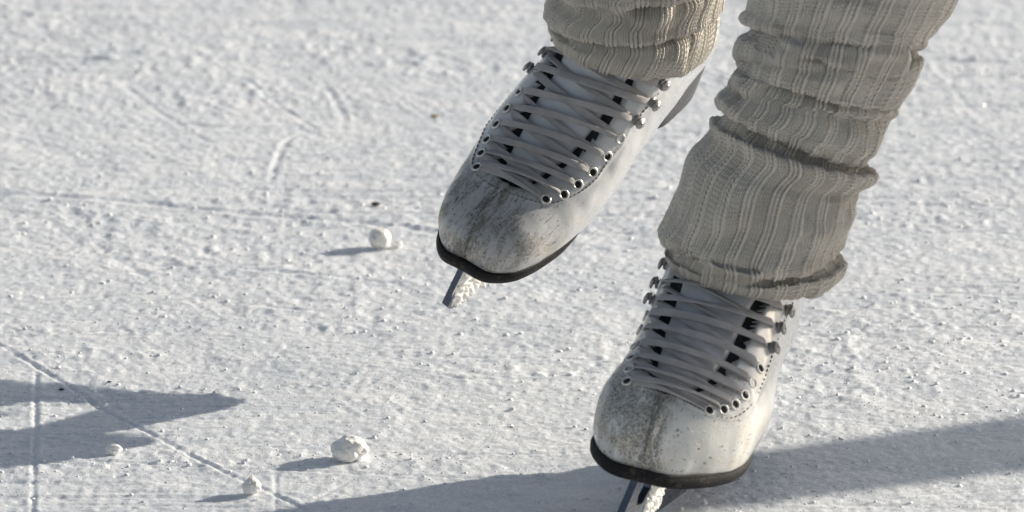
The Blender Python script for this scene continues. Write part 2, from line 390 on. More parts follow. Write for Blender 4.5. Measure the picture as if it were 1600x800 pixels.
def interp(keys, t):
    n = len(keys); t = np.clip(np.asarray(t, float), 0, n-1-1e-9); i = t.astype(int); f = (t-i)[:, None]
    g = lambda j: keys[np.clip(j, 0, n-1)]
    p0, p1, p2, p3 = g(i-1), g(i), g(i+1), g(i+2); m1 = (p2-p0)/2; m2 = (p3-p1)/2
    return (2*f**3-3*f**2+1)*p1+(f**3-2*f**2+f)*m1+(-2*f**3+3*f**2)*p2+(f**3-f**2)*m2
def prof(k, ns, nb):
    Fx, Fz, Bx, Bz, w, gb, am, p = k[:8]
    q = np.linspace(0, 1, ns); a = .5+.5*np.cos(np.pi*q)
    g = np.where(a > am, (np.clip(1-(np.clip((a-am)/(1-am), 0, 1))**p, 0, 1))**(1/p), gb+(1-gb)*np.sqrt(np.clip(1-(np.clip((am-a)/am, 0, 1))**2, 0, 1)))
    y = w*g; bx = np.linspace(-1, 1, nb+2)[1:-1]
    Yc = np.concatenate([-y, w*gb*bx, y[::-1][:-1]]); A = np.concatenate([a, np.zeros(nb), a[::-1][:-1]])
    return np.stack([Bx+(Fx-Bx)*A, Yc, Bz+(Fz-Bz)*A], 1), A
def rotm(a, b, c):
    ca, sa, cb, sb, cc, s_ = math.cos(a), math.sin(a), math.cos(b), math.sin(b), math.cos(c), math.sin(c)
    return np.array([[ca, -sa, 0], [sa, ca, 0], [0, 0, 1]])@np.array([[cb, 0, sb], [0, 1, 0], [-sb, 0, cb]])@np.array([[1, 0, 0], [0, cc, -s_], [0, s_, cc]])
def shoe_keys(v):
    hv, fl, w1, w4, w7, w10, w13, h2, ts, by, tw_, sl, dsh = v
    K = np.concatenate([KEYS.copy(), np.zeros((len(KEYS), 2))], 1)
    for i in range(len(K)):
        s = np.interp(i, [0, 2.5, 5, 9, 11], [hv*h2, hv*h2, hv, 1, 1]); K[i, 0:2] = K[i, 2:4]+(K[i, 0:2]-K[i, 2:4])*[1, s]
        K[i, 4] *= np.interp(i, [0, 1.5, 4, 7, 10, 13, 15], [w1, w1, w4, w7, w10, w13, w13])
        K[i, [1, 3]] += ts*np.interp(i, [0, 3, 6], [1, .4, 0])
        K[i, 8] = by*np.interp(i, [0, 3, 6], [1, .5, 0])+sl*np.interp(i, [9, 15], [0, 1]); K[i, 9] = tw_*np.interp(i, [0, 3, 8], [1, .9, 0])
    for i in range(8, len(K)):
        a = fl*np.interp(i, [7, 12], [0, 1]); c, s = math.cos(a), math.sin(a)
        for j in (0, 2):
            if j == 2 and i < 11: continue
            d = K[i, j:j+2]-[6, 11]; K[i, j:j+2] = [6+c*d[0]+s*d[1], 11-s*d[0]+c*d[1]]
    for i in range(11, len(K)): K[i, 0:2] = K[i, 2:4]+(K[i, 0:2]-K[i, 2:4])*(1+(dsh-1)*np.interp(i, [9, 12], [0, 1]))
    return K
def sweep(P, t, sk):      # outer side of the toe box swept back, as on any left or right shoe
    if not sk: return P
    P = P.copy(); u = P[..., 1]+.6; P[..., 0] -= sk*((u+np.sqrt(u*u+1.2))/2-.55)*np.interp(t, [0, 4.5, 8], [1, 1, 0])[:, None]; return P
def twist(P, k):
    P = P.copy(); a = k[:, 9][:, None]; c, s = np.cos(a), np.sin(a); y = P[..., 1]; z = P[..., 2]-3.
    P[..., 1] = c*y-s*z+k[:, 8][:, None]; P[..., 2] = s*y+c*z+3.
    return P
FIT = dict(raised=[-2.26374, 0.39716, -0.56313, 0.11627, 4.87448, 0.18624, 0.95373, 0.66332, 0.10764, 0.74717, 0.83968, 0.98662, 1.00505, 1.00017, 0.90096, 0.11125, -0.00683, 0.2456, -0.01927, 0.99997], standing=[-1.93077, -0.0112, -0.10349, 0.16272, 4.58839, 0.05127, 0.88083, 1.03057, 0.00127, 0.88939, 1.0736, 0.95712, 0.81161, 1.00882, 0.81623, -0.91296, -0.05887, -0.17339, -1.35674, 1.00176])

person_base = ground(1000, 845)
P0 = np.array([person_base[0], person_base[1], 0.])

def tube(path, rad, n=8, up=None):
    path = np.asarray(path, float); T = np.gradient(path, axis=0); T /= np.linalg.norm(T, axis=1)[:, None]+1e-12
    u = np.array(up if up is not None else [0, 0, 1.]); out = []
    for p, t_ in zip(path, T):
        a = np.cross(t_, u); a /= np.linalg.norm(a)+1e-9; b = np.cross(a, t_)
        ph = np.linspace(0, 2*np.pi, n, endpoint=False); out.append(p+rad*(np.cos(ph)[:, None]*a+np.sin(ph)[:, None]*b))
    V = np.concatenate(out); F = grid_faces(len(path), n, False, True).tolist()
    F += [list(range(n))[::-1], [len(V)-n+i for i in range(n)]]
    return V, F
def torus(c, nrm, R_, r_, n=24, m=8):
    nrm = nrm/np.linalg.norm(nrm); a = np.cross(nrm, [0.3, 0.2, 1.]); a /= np.linalg.norm(a); b = np.cross(nrm, a)
    A, B = np.meshgrid(np.linspace(0, 2*np.pi, n, endpoint=False), np.linspace(0, 2*np.pi, m, endpoint=False), indexing='ij')
    rad = (np.cos(A)[..., None]*a+np.sin(A)[..., None]*b)
    return (c+rad*(R_+r_*np.cos(B))[..., None]+nrm*(r_*np.sin(B))[..., None]).reshape(-1, 3), grid_faces(n, m, True, True)
def lathe(c, nrm, prof_, n=20):
    nrm = nrm/np.linalg.norm(nrm); a = np.cross(nrm, [0.3, 0.2, 1.]); a /= np.linalg.norm(a); b = np.cross(nrm, a)
    ph = np.linspace(0, 2*np.pi, n, endpoint=False); d = np.cos(ph)[:, None]*a+np.sin(ph)[:, None]*b
    V = np.concatenate([c+d*r_+nrm*z for r_, z in prof_]); F = grid_faces(len(prof_), n, False, True).tolist()
    F += [[len(V)-n+i for i in range(n)]]
    return V, F

class Boot:
    def __init__(s, key, T, person, label, warm, seed):
        p = FIT[key]; s.p = p; s.T = T; s.M = rotm(*p[:3]); s.o = np.array(p[3:6]); s.k = p[6]*.01; s.seed = seed
        s.key = key; s.K = shoe_keys(p[7:20]); s.K[:, 4] += T.get('wide', 0)*np.interp(np.arange(16), [5.6, 7, 8.2, 9.0, 10, 11], [0, .5, .9, .9, .3, 0]); s.K[:, 8] -= T.get('wide', 0)*np.interp(np.arange(16), [5.6, 7, 8.2, 9.0, 10, 11], [0, .5, .9, .9, .3, 0]); nr, ns, nb = 300, 76, 16
        s.t = np.linspace(0, len(KEYS)-1, nr); s.kk = interp(s.K, s.t)
        PA = [prof(k, ns, nb) for k in s.kk]; L0 = np.array([q[0] for q in PA]); A = np.array([q[1] for q in PA])
        L = twist(sweep(L0, s.t, T.get('sweep', 0)), s.kk); nv = L.shape[1]
        cm = .15*L.mean(1, keepdims=True)+.85*L[:, :1]; tap = 1-.66*smooth01(s.t, T['hem_t'], T['hem_t']+1.1); L = cm+(L-cm)*tap[:, None, None]
        bk = 1-T.get('bk', .55)*smooth01(s.t, 10.0, 10.9)[:, None]*smooth01(-A, -.75, -.35); L = cm+(L-cm)*bk[..., None]
        L[0] = L[0].mean(0)+(L[0]-L[0].mean(0))*.02
        V = s.W(L.reshape(-1, 3)); F = grid_faces(nr, nv, False, True)[:, ::-1]
        s.V0 = V; s.bvh = BVHTree.FromPolygons(V.tolist(), F.tolist())
        Vg = V.reshape(nr, nv, 3)
        # normals
        du = np.gradient(Vg, axis=0); dv = np.roll(Vg, -1, 1)-np.roll(Vg, 1, 1); Nn = np.cross(du, dv); Nn /= np.linalg.norm(Nn, axis=2)[..., None]+1e-12
        cen = Vg.mean(1, keepdims=True)
        if ((Vg-cen)*Nn).sum() < 0: Nn = -Nn
        s.N = Nn.reshape(-1, 3)
        px = proj(V); Af = A.ravel(); mm = s.mm = (np.linalg.norm(s.o-CAM)/FPX)*1000     # millimetres per photo pixel
        front = Af > .45
        # facing panel (stitched), throat opening
        df, inf = seg_dist(px, T['facing'], True); sf = np.where(inf, df, -df)*mm
        dt, int_ = seg_dist(px, T['throat'], True); st = np.where(int_, dt, -dt)*mm
        sf[~front] = -99; st[~front] = -99
        yl = L0.reshape(-1, 3)[:, 1]; tt = np.repeat(s.t, nv)
        D = .9*smooth01(sf, -.8, 1.2)
        D = D-.5*np.exp(-((sf-2.2)/.9)**2)*(sf > -5)                                   # groove of the stitch line
        tb = T['tseam']
        seamr = np.exp(-(yl/.16)**2)*smooth01(-tt, -tb, -tb+.5)*smooth01(Af, .25, .4)
        D = D+1.0*seamr-.5*np.exp(-((np.abs(yl)-.34)/.13)**2)*smooth01(-tt, -tb, -tb+.5)*front
        D = D-6.0*smooth01(st, -.6, 1.2)
        # creases across the vamp and general unevenness
        lx = L.reshape(-1, 3)
        D = D+.7*vnoise(lx[:, 0]*.45+seed, lx[:, 1]*.3, lx[:, 2]*.4+.01, seed)+.35*vnoise(lx[:, 0]*1.1, lx[:, 1]*.5+seed, lx[:, 2]*.8+.01, seed+3)
        V1 = V+s.N*(D*1e-3)[:, None]; s.st = st; s.V1 = V1
        fm = (st[F].mean(1) > .2).astype(int)
        caps = []
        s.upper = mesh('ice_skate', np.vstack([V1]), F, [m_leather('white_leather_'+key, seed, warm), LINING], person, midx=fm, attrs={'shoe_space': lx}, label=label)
        # tongue
        nt, nw = 90, 30; polyL = resample(T['tongueL'], nt); polyR = resample(T['tongueR'], nt); TV = []
        for a, b in zip(polyL, polyR):
            for u in np.linspace(0, 1, nw):
                q = a+(b-a)*u; hp, hn = s.cast(q); edge = abs(2*u-1)
                TV.append(hp+hn*(-.0022+.0022*(1-edge**4)-.0035*smooth01(np.array(edge), .9, 1.0)))
        mesh('tongue', TV, grid_faces(nt, nw), TONGUE, s.upper)
        s.sole(); s.heel(); s.blade(key)
        # stitching
        for nm_, path, off in (('stitching', T['stitch'], .0007), ('stitching', T['seam'], .0012)):
            parts = []; Q = resample(path, int(np.linalg.norm(np.diff(np.array(path, float), axis=0), axis=1).sum()*mm/2.9)*6+1)
            pts = [s.cast(q) for q in Q]
            for i in range(0, len(pts)-6, 6):
                seg = [p_+n_*off*w_ for (p_, n_), w_ in zip(pts[i:i+5], (.1, .9, 1, .9, .1))]
                parts.append(tube(seg, .00038, 6, pts[i][1]))
            mesh(nm_, *merge(parts), THREAD, s.upper)
        # eyelets, hooks, laces
        E = {}
        for side in 'LR':
            for i, q in enumerate(T[side]):
                hp, hn = s.cast(q); E[side, i] = (np.array(q, float), hp, hn)
                if i < T['nhole']:
                    mesh('eyelet', *merge([torus(hp+hn*.0010, hn, .0029, .0008), lathe(hp+hn*.0010, hn, [(.0024, .0), (.0001, .0)], 16)]), EYE if False else [EYE, HOLE], s.upper,
                         midx=[0]*(24*8)+[1]*(16+1))
                else:
                    ax = hn; tang = np.cross(hn, s.dirx()); tang /= np.linalg.norm(tang); tang *= (1 if side == 'L' else -1)*np.sign((tang@RT)+1e-6)*(-1)
                    parts = [lathe(hp+hn*.0008, hn, [(.0034, 0), (.0034, .0006), (.0016, .0010), (.0015, .0035)], 18),
                             lathe(hp+hn*.0035+tang*.0010, hn, [(.0012, 0), (.0034, .0003), (.0040, .0012), (.0030, .0022), (.0006, .0026)], 20)]
                    mesh('lace_hook', *merge(parts), HOOKM, s.upper)
                    lv, lf = torus(hp+hn*.0024, hn+.35*tang, .0030, .0008, 28, 8); mesh('lace', lv, lf, LACE, s.upper, uv=np.random.default_rng(i).uniform(0, 1, (len(lv), 2)))
        n = len(T['L'])-1; lay = 0
        def lace(A_, B_, bow, lift, wd=.0050, seed_=0):
            qa, qb = A_[0], B_[0]; m = 34; out = []; u = np.linspace(0, 1, m)
            d = qb-qa; nrm2 = np.array([-d[1], d[0]])/np.linalg.norm(d)
            for uu in u:
                q = qa+d*uu+nrm2*bow*4*uu*(1-uu)
                hp, hn = s.cast(q)
                out.append((hp, hn))
            P_ = np.array([o[0] for o in out]); N_ = np.array([o[1] for o in out])
            # pull the run taut: smooth path and normals, then lift over what lies below
            for _ in range(8):
                P_[1:-1] = .25*P_[:-2]+.5*P_[1:-1]+.25*P_[2:]; N_[1:-1] = .25*N_[:-2]+.5*N_[1:-1]+.25*N_[2:]
            N_ /= np.linalg.norm(N_, axis=1)[:, None]
            prof_h = -.0012+(.0030+lift)*smooth01(u, 0, .10)*smooth01(1-u, 0, .10)+.0012*np.sin(np.pi*u)
            P_ = P_+N_*prof_h[:, None]
            T_ = np.gradient(P_, axis=0); T_ /= np.linalg.norm(T_, axis=1)[:, None]
            B_2 = np.cross(N_, T_); B_2 /= np.linalg.norm(B_2, axis=1)[:, None]
            tilt = .38*np.sin(u*5+seed_)+.4*np.cos(seed_*3.1)
            B2 = B_2*np.cos(tilt)[:, None]+N_*np.sin(tilt)[:, None]; N2 = np.cross(T_, B2)
            wd = wd*(1+.16*math.sin(seed_*5.3)); wv = wd*(.62+.38*smooth01(u, 0, .14)*smooth01(1-u, 0, .14))*(1+.06*np.sin(u*11+seed_))
            k8 = np.linspace(0, 2*np.pi, 12, endpoint=False); cx = np.sign(np.cos(k8))*np.abs(np.cos(k8))**.7; cy = np.sign(np.sin(k8))*np.abs(np.sin(k8))**.6
            ring = P_[:, None]+B2[:, None]*(cx[None, :, None]*wv[:, None, None]*.5)+N2[:, None]*(cy*.00055)[None, :, None]
            V_ = ring.reshape(-1, 3); F_ = grid_faces(m, 12, False, True)
            sl = np.concatenate([[0], np.cumsum(np.linalg.norm(np.diff(P_, axis=0), axis=1))])
            uv = np.stack(np.broadcast_arrays(sl[:, None], (cx*.5+.5)[None]), -1).reshape(-1, 2)
            mesh('lace', V_, F_, LACE, s.upper, uv=uv)
        lace(E['L', 0], E['R', 0], T.get('bow', -6), 0, seed_=.3)
        for i in range(n):
            lace(E['R', i], E['L', i+1], -4-2*math.sin(i*2.1), .0004, seed_=i*1.7)
            lace(E['L', i], E['R', i+1], -7+3*math.sin(i*1.3), .0030, seed_=i*2.3+1)
    def W(s, P): return (np.asarray(P, float)*s.k)@s.M.T+s.o
    def dirx(s): return s.M[:, 0]
    def cast(s, q):
        d = ray(*q); hit = s.bvh.ray_cast(Vector(CAM), Vector(d).normalized())
        if hit[0] is None:
            i = np.argmin(((proj(s.V0)-np.asarray(q))**2).sum(1)); return s.V0[i].copy(), s.N[i].copy()
        p_ = np.array(hit[0]); hit2 = s.bvh.find_nearest(Vector(p_)); n_ = np.array(hit2[1])
        if n_@d > 0: n_ = -n_
        return p_, n_
    def sole(s):
        t = np.concatenate([np.linspace(0, 1, 24), np.linspace(1.05, 10.1, 110)]); k = interp(s.K, t)
        def side(sg): return twist(sweep(np.stack([k[:, 2], sg*k[:, 4]*k[:, 5], k[:, 3]], 1)[:, None], t, s.T.get('sweep', 0)), k)[:, 0]
        Lp, Rp = side(1.), side(-1.)
        ring = np.vstack([Lp[::-1], Rp])
        # push outwards for the welt
        d = np.gradient(ring[:, :2], axis=0); d /= np.linalg.norm(d, axis=1)[:, None]+1e-9; nrm = np.stack([d[:, 1], -d[:, 0]], 1)
        c = ring.mean(0)[:2]
        if ((ring[:, :2]-c)*nrm).sum() < 0: nrm = -nrm
        for _ in range(6): nrm[1:-1] = (nrm[:-2]+2*nrm[1:-1]+nrm[2:])/4
        tall = np.concatenate([t[::-1], t]); ov = np.interp(tall, [0, 5, 7.5, 9], [.30, .22, -.35, -.15])
        th = np.interp(tall, [0, 3, 6, 8, 10], [.80, .85, .75, .5, .5])
        lay = []
        for o_, dz in ((-.4, .15), (-.02, .14), (.0, .05), (0, -.03), (.06, -.10), (.03, -.75), (-.04, -.93), (-.5, -1.0)):
            q = ring.copy(); q[:, :2] += nrm*(ov+o_)[:, None]; q[:, 2] += (dz*th if dz < 0 else dz); lay.append(q)
        m = len(ring); h = m//2; Lc = np.array(lay); V = Lc.reshape(-1, 3); F = grid_faces(len(lay), m).tolist()
        for base in (0, (len(lay)-1)*m):
            for i in range(h-1): F.append([base+i, base+i+1, base+m-2-i, base+m-1-i])
        mesh('sole', s.W(V), F, SOLE, s.upper, attrs={'shoe_space': V})
        s.solez = lambda x: np.interp(x, k[::-1, 2], k[::-1, 3])-.5
    def heel(s):
        n = 40; ph = np.linspace(0, 2*np.pi, n, endpoint=False); lay = []
        for f in np.linspace(0, 1, 8):
            sc_ = 1-.16*f+.04*f*f; cx, sy = np.cos(ph), np.sin(ph)
            x = 4.5+sc_*3.6*np.sign(cx)*np.abs(cx)**np.where(cx > 0, .35, .8)-.1*f; y = s.T['heel'][0]*(.4+.6*f)+sc_*2.75*np.sign(sy)*np.abs(sy)**.75
            z0 = s.solez(np.clip(x, 2.5, 20))+.35; lay.append(np.stack([x, y, z0*(1-f)+s.T['heel'][1]*f], 1))
        V = np.concatenate(lay); F = grid_faces(8, n, False, True).tolist()+[[7*n+i for i in range(n)]]
        mesh('heel', s.W(V), F, HEELM, s.upper)
    def blade(s, key):
        def extr(poly, th):
            poly = np.array(poly); n = len(poly); b = .06
            c = poly.mean(0)
            V = np.concatenate([np.stack([poly[:, 0], np.full(n, y), poly[:, 1]], 1) for y in (-th/2, th/2)])
            F = [list(range(n)), [n+i for i in range(n)][::-1]]+[[i, n+i, n+(i+1) % n, (i+1) % n] for i in range(n)]
            return V, F
        xs_ = np.linspace(-1.6, 24.6, 50); bot = -6.0+.0026*(xs_-12)**2; by = s.K[:, 8]
        run = [(x, z) for x, z in zip(xs_, bot)]
        teeth = [(24.9, -5.55), (25.25, -5.2), (25.2, -5.45), (25.65, -5.0), (25.6, -5.2), (26.1, -4.7), (26.05, -4.9), (26.5, -4.3), (26.2, -3.6), (25.7, -2.4), (25.4, -1.6), (25.2, -.75), (24.35, -.75), (24.2, -2.6), (23.6, -3.7), (22.4, -3.9), (21.6, -3.0), (21.2, -.75)]
        top = [(20.0, -.75), (19.4, -1.6), (17.9, -3.6), (16.6, -4.35), (13, -4.5), (9.5, -4.4), (8.6, -3.6), (7.6, -1.9), (7.2, -1.25), (1.0, -1.25), (.6, -2.4), (-.3, -4.0), (-1.6, -5.0)]
        parts = [extr(run+teeth+top, .52)]
        # mounting plates
        def plate(x0, x1, w0, w1, z, th=.16):
            q = []; 
            for zz in (z, z-th):
                for sg in (1, -1):
                    xs2 = np.linspace(x0, x1, 14)[::sg]; u = (xs2-x0)/(x1-x0); ww = (w0+(w1-w0)*u)*np.sqrt(np.clip(1-(2*u-1)**6, .02, 1)); q += [(a, sg*b, zz) for a, b in zip(xs2, ww)]
            n = 28; F = [list(range(n)), list(range(n, 2*n))[::-1]]+[[i, n+i, n+(i+1) % n, (i+1) % n] for i in range(n)]
            return np.array(q, float), F
        parts += [plate(16.2, 25.0, 2.2, 2.7, -.70), plate(.6, 7.6, 1.3, 1.6, -1.2)]
        V, F = merge(parts)
        def solve(x, q):
            a = np.array([0., -3.])
            for _ in range(20):
                f0 = proj(s.W((x, *a))); J = np.stack([(proj(s.W((x, a[0]+.01, a[1])))-f0)/.01, (proj(s.W((x, a[0], a[1]+.01)))-f0)/.01], 1); a = a+np.linalg.solve(J, np.array(q)-f0)
            return a
        ya, yb = solve(25.3, s.T['blade'][0]), solve(26.0, s.T['blade'][1]); print(key, 'blade', ya, yb)
        slope = np.clip((yb[0]-ya[0])/(yb[1]-ya[1]), -.35, .35); zb = np.clip(yb[1], -7.5, -4.5)
        def shear(P):
            P = P.copy(); P[:, 2] *= 1+(.15 if key == 'raised' else 0)*np.interp(P[:, 0], [12, 20], [0, 1])*(P[:, 2] < -1); f = np.interp(P[:, 0], [0, 8, 12, 25], [1.1, 1.1, .9, 1]); P[:, 1] += f*(ya[0]+slope*(P[:, 2]-ya[1])); return P
        V = shear(V)
        ob = mesh('blade', s.W(V), F, STEEL, s.upper, smooth=False)
        # crust of packed snow on the flank by the toe pick
        def crust(x0, x1, z0f, z1f, side, th, seed, n=70, m=34):
            g = []
            for u in np.linspace(0, 1, n):
                for v in np.linspace(0, 1, m):
                    x = x0+(x1-x0)*u; z = z0f(x)+(z1f(x)-z0f(x))*v
                    e = smooth01(np.array(min(u, 1-u, v, 1-v)), 0, .12)
                    nz = .8*vnoise(np.array([x*2.2]), np.array([z*2.2]), None, seed)[0]+.8*vnoise(np.array([x*6]), np.array([z*6]), None, seed+1)[0]+.5*vnoise(np.array([x*14]), np.array([z*14]), None, seed+2)[0]; z -= .12*nz*(v < .3)
                    g.append((x, side*(.26-.05+(th*(.7+.8*nz)+.05)*e), z))
            mesh('snow_crust', s.W(shear(np.array(g))), grid_faces(n, m), CRUST, s.upper)
        if key == 'raised':
            crust(18.6, 26.25, lambda x: -5.85+.0026*(x-12)**2+max(0, x-24.5)*.35, lambda x: -.9-max(0, x-25.2)*2.2, 1, .26, 5, 110, 70)
        else:
            crust(18.2, 21.6, lambda x: -5.9+.0026*(x-12)**2, lambda x: -1.3, 1, .24, 15, 90, 70)

# traced pixels of the photograph, cast onto the boots' own surfaces
TR = dict(
 throat=[(878, 45), (863, 84), (849, 112), (827, 145), (813, 175), (801, 200), (788, 225), (777, 250), (781, 278), (796, 289), (814, 293), (849, 282), (873, 266), (894, 253), (919, 231), (944, 203), (971, 162), (991, 137), (1015, 105), (1030, 85)],
 tongueL=[(882, 50), (871, 86), (857, 115), (836, 148), (822, 178), (810, 203), (797, 229), (788, 254), (795, 281)],
 tongueR=[(1015, 85), (1000, 108), (980, 133), (960, 158), (933, 198), (909, 225), (884, 248), (862, 262), (820, 286)],
 facing=[(840, 40), (825, 95), (794, 134), (765, 180), (746, 223), (735, 251), (739, 271), (754, 286), (775, 298), (789, 302), (800, 307), (828, 316), (856, 321), (884, 314), (912, 300), (933, 281), (954, 251), (975, 223), (985, 203), (1032, 144), (1060, 110), (1085, 70)],
 stitch=[(826, 110), (794, 140), (767, 183), (749, 224), (739, 251), (742, 269), (756, 283), (776, 295), (800, 304), (828, 313), (856, 318), (883, 311), (910, 297), (931, 278), (951, 249), (972, 221), (983, 201), (1030, 142)],
 seam=[(791, 296), (775, 306), (760, 320), (747, 338), (737, 362), (729, 388), (725, 404)], tseam=5.0,
 L=[(746, 262), (753, 240), (762, 219), (777, 195), (794, 170), (813, 144), (829, 105), (847, 77), (862, 52)],
 R=[(852, 312), (880, 304), (902, 288), (925, 269), (948, 244), (968, 216), (993, 186), (1018, 158), (1033, 130)], nhole=6, hem_t=10.7, heel=(.25, -1.5), blade=((722, 425), (698, 484)))
TS = dict(
 throat=[(1062, 370), (1053, 406), (1046, 434), (1035, 468), (1029, 489), (1022, 509), (1018, 534), (1011, 570), (1015, 590), (1026, 606), (1041, 615), (1068, 617), (1095, 611), (1114, 603), (1131, 590), (1147, 570), (1160, 550), (1178, 515), (1193, 484), (1208, 462), (1225, 430)],
 tongueL=[(1075, 370), (1066, 408), (1060, 436), (1049, 470), (1042, 491), (1035, 511), (1031, 536), (1024, 570), (1030, 592)],
 tongueR=[(1210, 420), (1194, 458), (1179, 480), (1163, 511), (1146, 546), (1133, 565), (1117, 585), (1102, 597), (1075, 611)],
 facing=[(1010, 370), (1008, 420), (1000, 470), (988, 520), (975, 560), (972, 590), (979, 600), (999, 607), (1026, 615), (1053, 621), (1062, 626), (1089, 641), (1113, 653), (1140, 658), (1164, 648), (1182, 627), (1197, 594), (1211, 553), (1224, 512), (1243, 471), (1260, 430)],
 stitch=[(979, 597), (999, 603), (1026, 611), (1053, 617), (1089, 637), (1113, 649), (1140, 653), (1161, 644), (1178, 624), (1193, 592), (1207, 551), (1220, 511), (1239, 470)],
 seam=[(1030, 622), (1022, 640), (1016, 662), (1011, 690), (1006, 715)], tseam=4.9,
 L=[(981, 597), (984, 578), (988, 560), (993, 541), (1001, 516), (1008, 492), (1022, 469), (1030, 443), (1041, 413)],
 R=[(1107, 641), (1129, 640), (1147, 632), (1162, 618), (1174, 599), (1186, 576), (1202, 544), (1212, 512), (1226, 484)], nhole=6, bow=-8, bk=0., sweep=.55, wide=1., hem_t=10.3, heel=(-2.3, -1.0), blade=((991, 752), (958, 840)))

# ------------------------------------------------------------------ the skater
body = bpy.data.meshes.new('person')
person = bpy.data.objects.new('person', body); person.location = P0
link(person, None, label='skater with one foot lifted, in scuffed white ice skates and cream ribbed leg warmers', category='person')
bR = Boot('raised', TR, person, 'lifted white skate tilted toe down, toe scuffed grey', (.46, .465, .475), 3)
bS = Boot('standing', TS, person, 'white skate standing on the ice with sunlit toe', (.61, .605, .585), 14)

# leg warmers: rings traced left end, right end, sag of the front
def crease(keys):
    """a key that ends in a number k is a fold: the cloth rolls over there, tucks up and in by k, and comes out again below"""
    out = []; fold_i = []
    for key in keys:
        if len(key) == 5: out.append(key); continue
        lx, ly, rx, ry, sg, k = key; L_ = np.array([lx, ly], float); R_ = np.array([rx, ry], float); e = (R_-L_)/np.linalg.norm(R_-L_); up = np.array([e[1], -e[0]])
        fold_i.append(len(out)+3)
        for ins, lift, ds in ((-.10, .25, 0), (-.08, -.02, 0), (.25, -.18, 0), (.75, .20, -1), (.95, .80, -2), (.88, .30, -2), (.60, -.20, -2), (.30, -.75, -2)):
            a_ = L_+e*ins*k+up*lift*k; b_ = R_-e*ins*k+up*lift*k; out.append((a_[0], a_[1], b_[0], b_[1], sg+ds))
    return out, fold_i
WS = crease([(1203, -250, 1570, -205, 20), (1185, -110, 1522, -75, 20), (1171, -20, 1487, 5, 20), (1166, 12, 1466, 36, 20), (1164, 30, 1446, 65, 22, 32), (1158, 62, 1443, 92, 20),
      (1152, 84, 1434, 122, 24), (1150, 100, 1411, 158, 26, 24), (1143, 124, 1383, 184, 22), (1136, 139, 1386, 207, 20), (1124, 149, 1376, 236, 20), (1119, 158, 1356, 254, 20, 36),
      (1107, 190, 1368, 272, 24), (1108, 207, 1366, 284, 28), (1098, 226, 1346, 295, 32), (1080, 252, 1344, 306, 36), (1058, 317, 1336, 332, 45), (1044, 342, 1324, 358, 50), (1035, 364, 1314, 382, 52, 34),
      (1036, 386, 1315, 410, 46), (1040, 395, 1308, 430, 44), (1046, 402, 1294, 441, 40), (1056, 401, 1280, 438, 37), (1066, 385, 1268, 418, 34)])
WR = crease([(905, -260, 1215, -330, 75), (885, -150, 1190, -200, 70), (868, -60, 1162, -110, 65), (861, -30, 1144, -70, 62, 32), (859, 4, 1130, -15, 56), (857, 21, 1124, 8, 54, 26),
      (858, 42, 1110, 62, 50), (861, 52, 1092, 88, 48), (866, 56, 1082, 91, 46), (876, 50, 1072, 82, 44), (882, 30, 1080, 60, 44)])
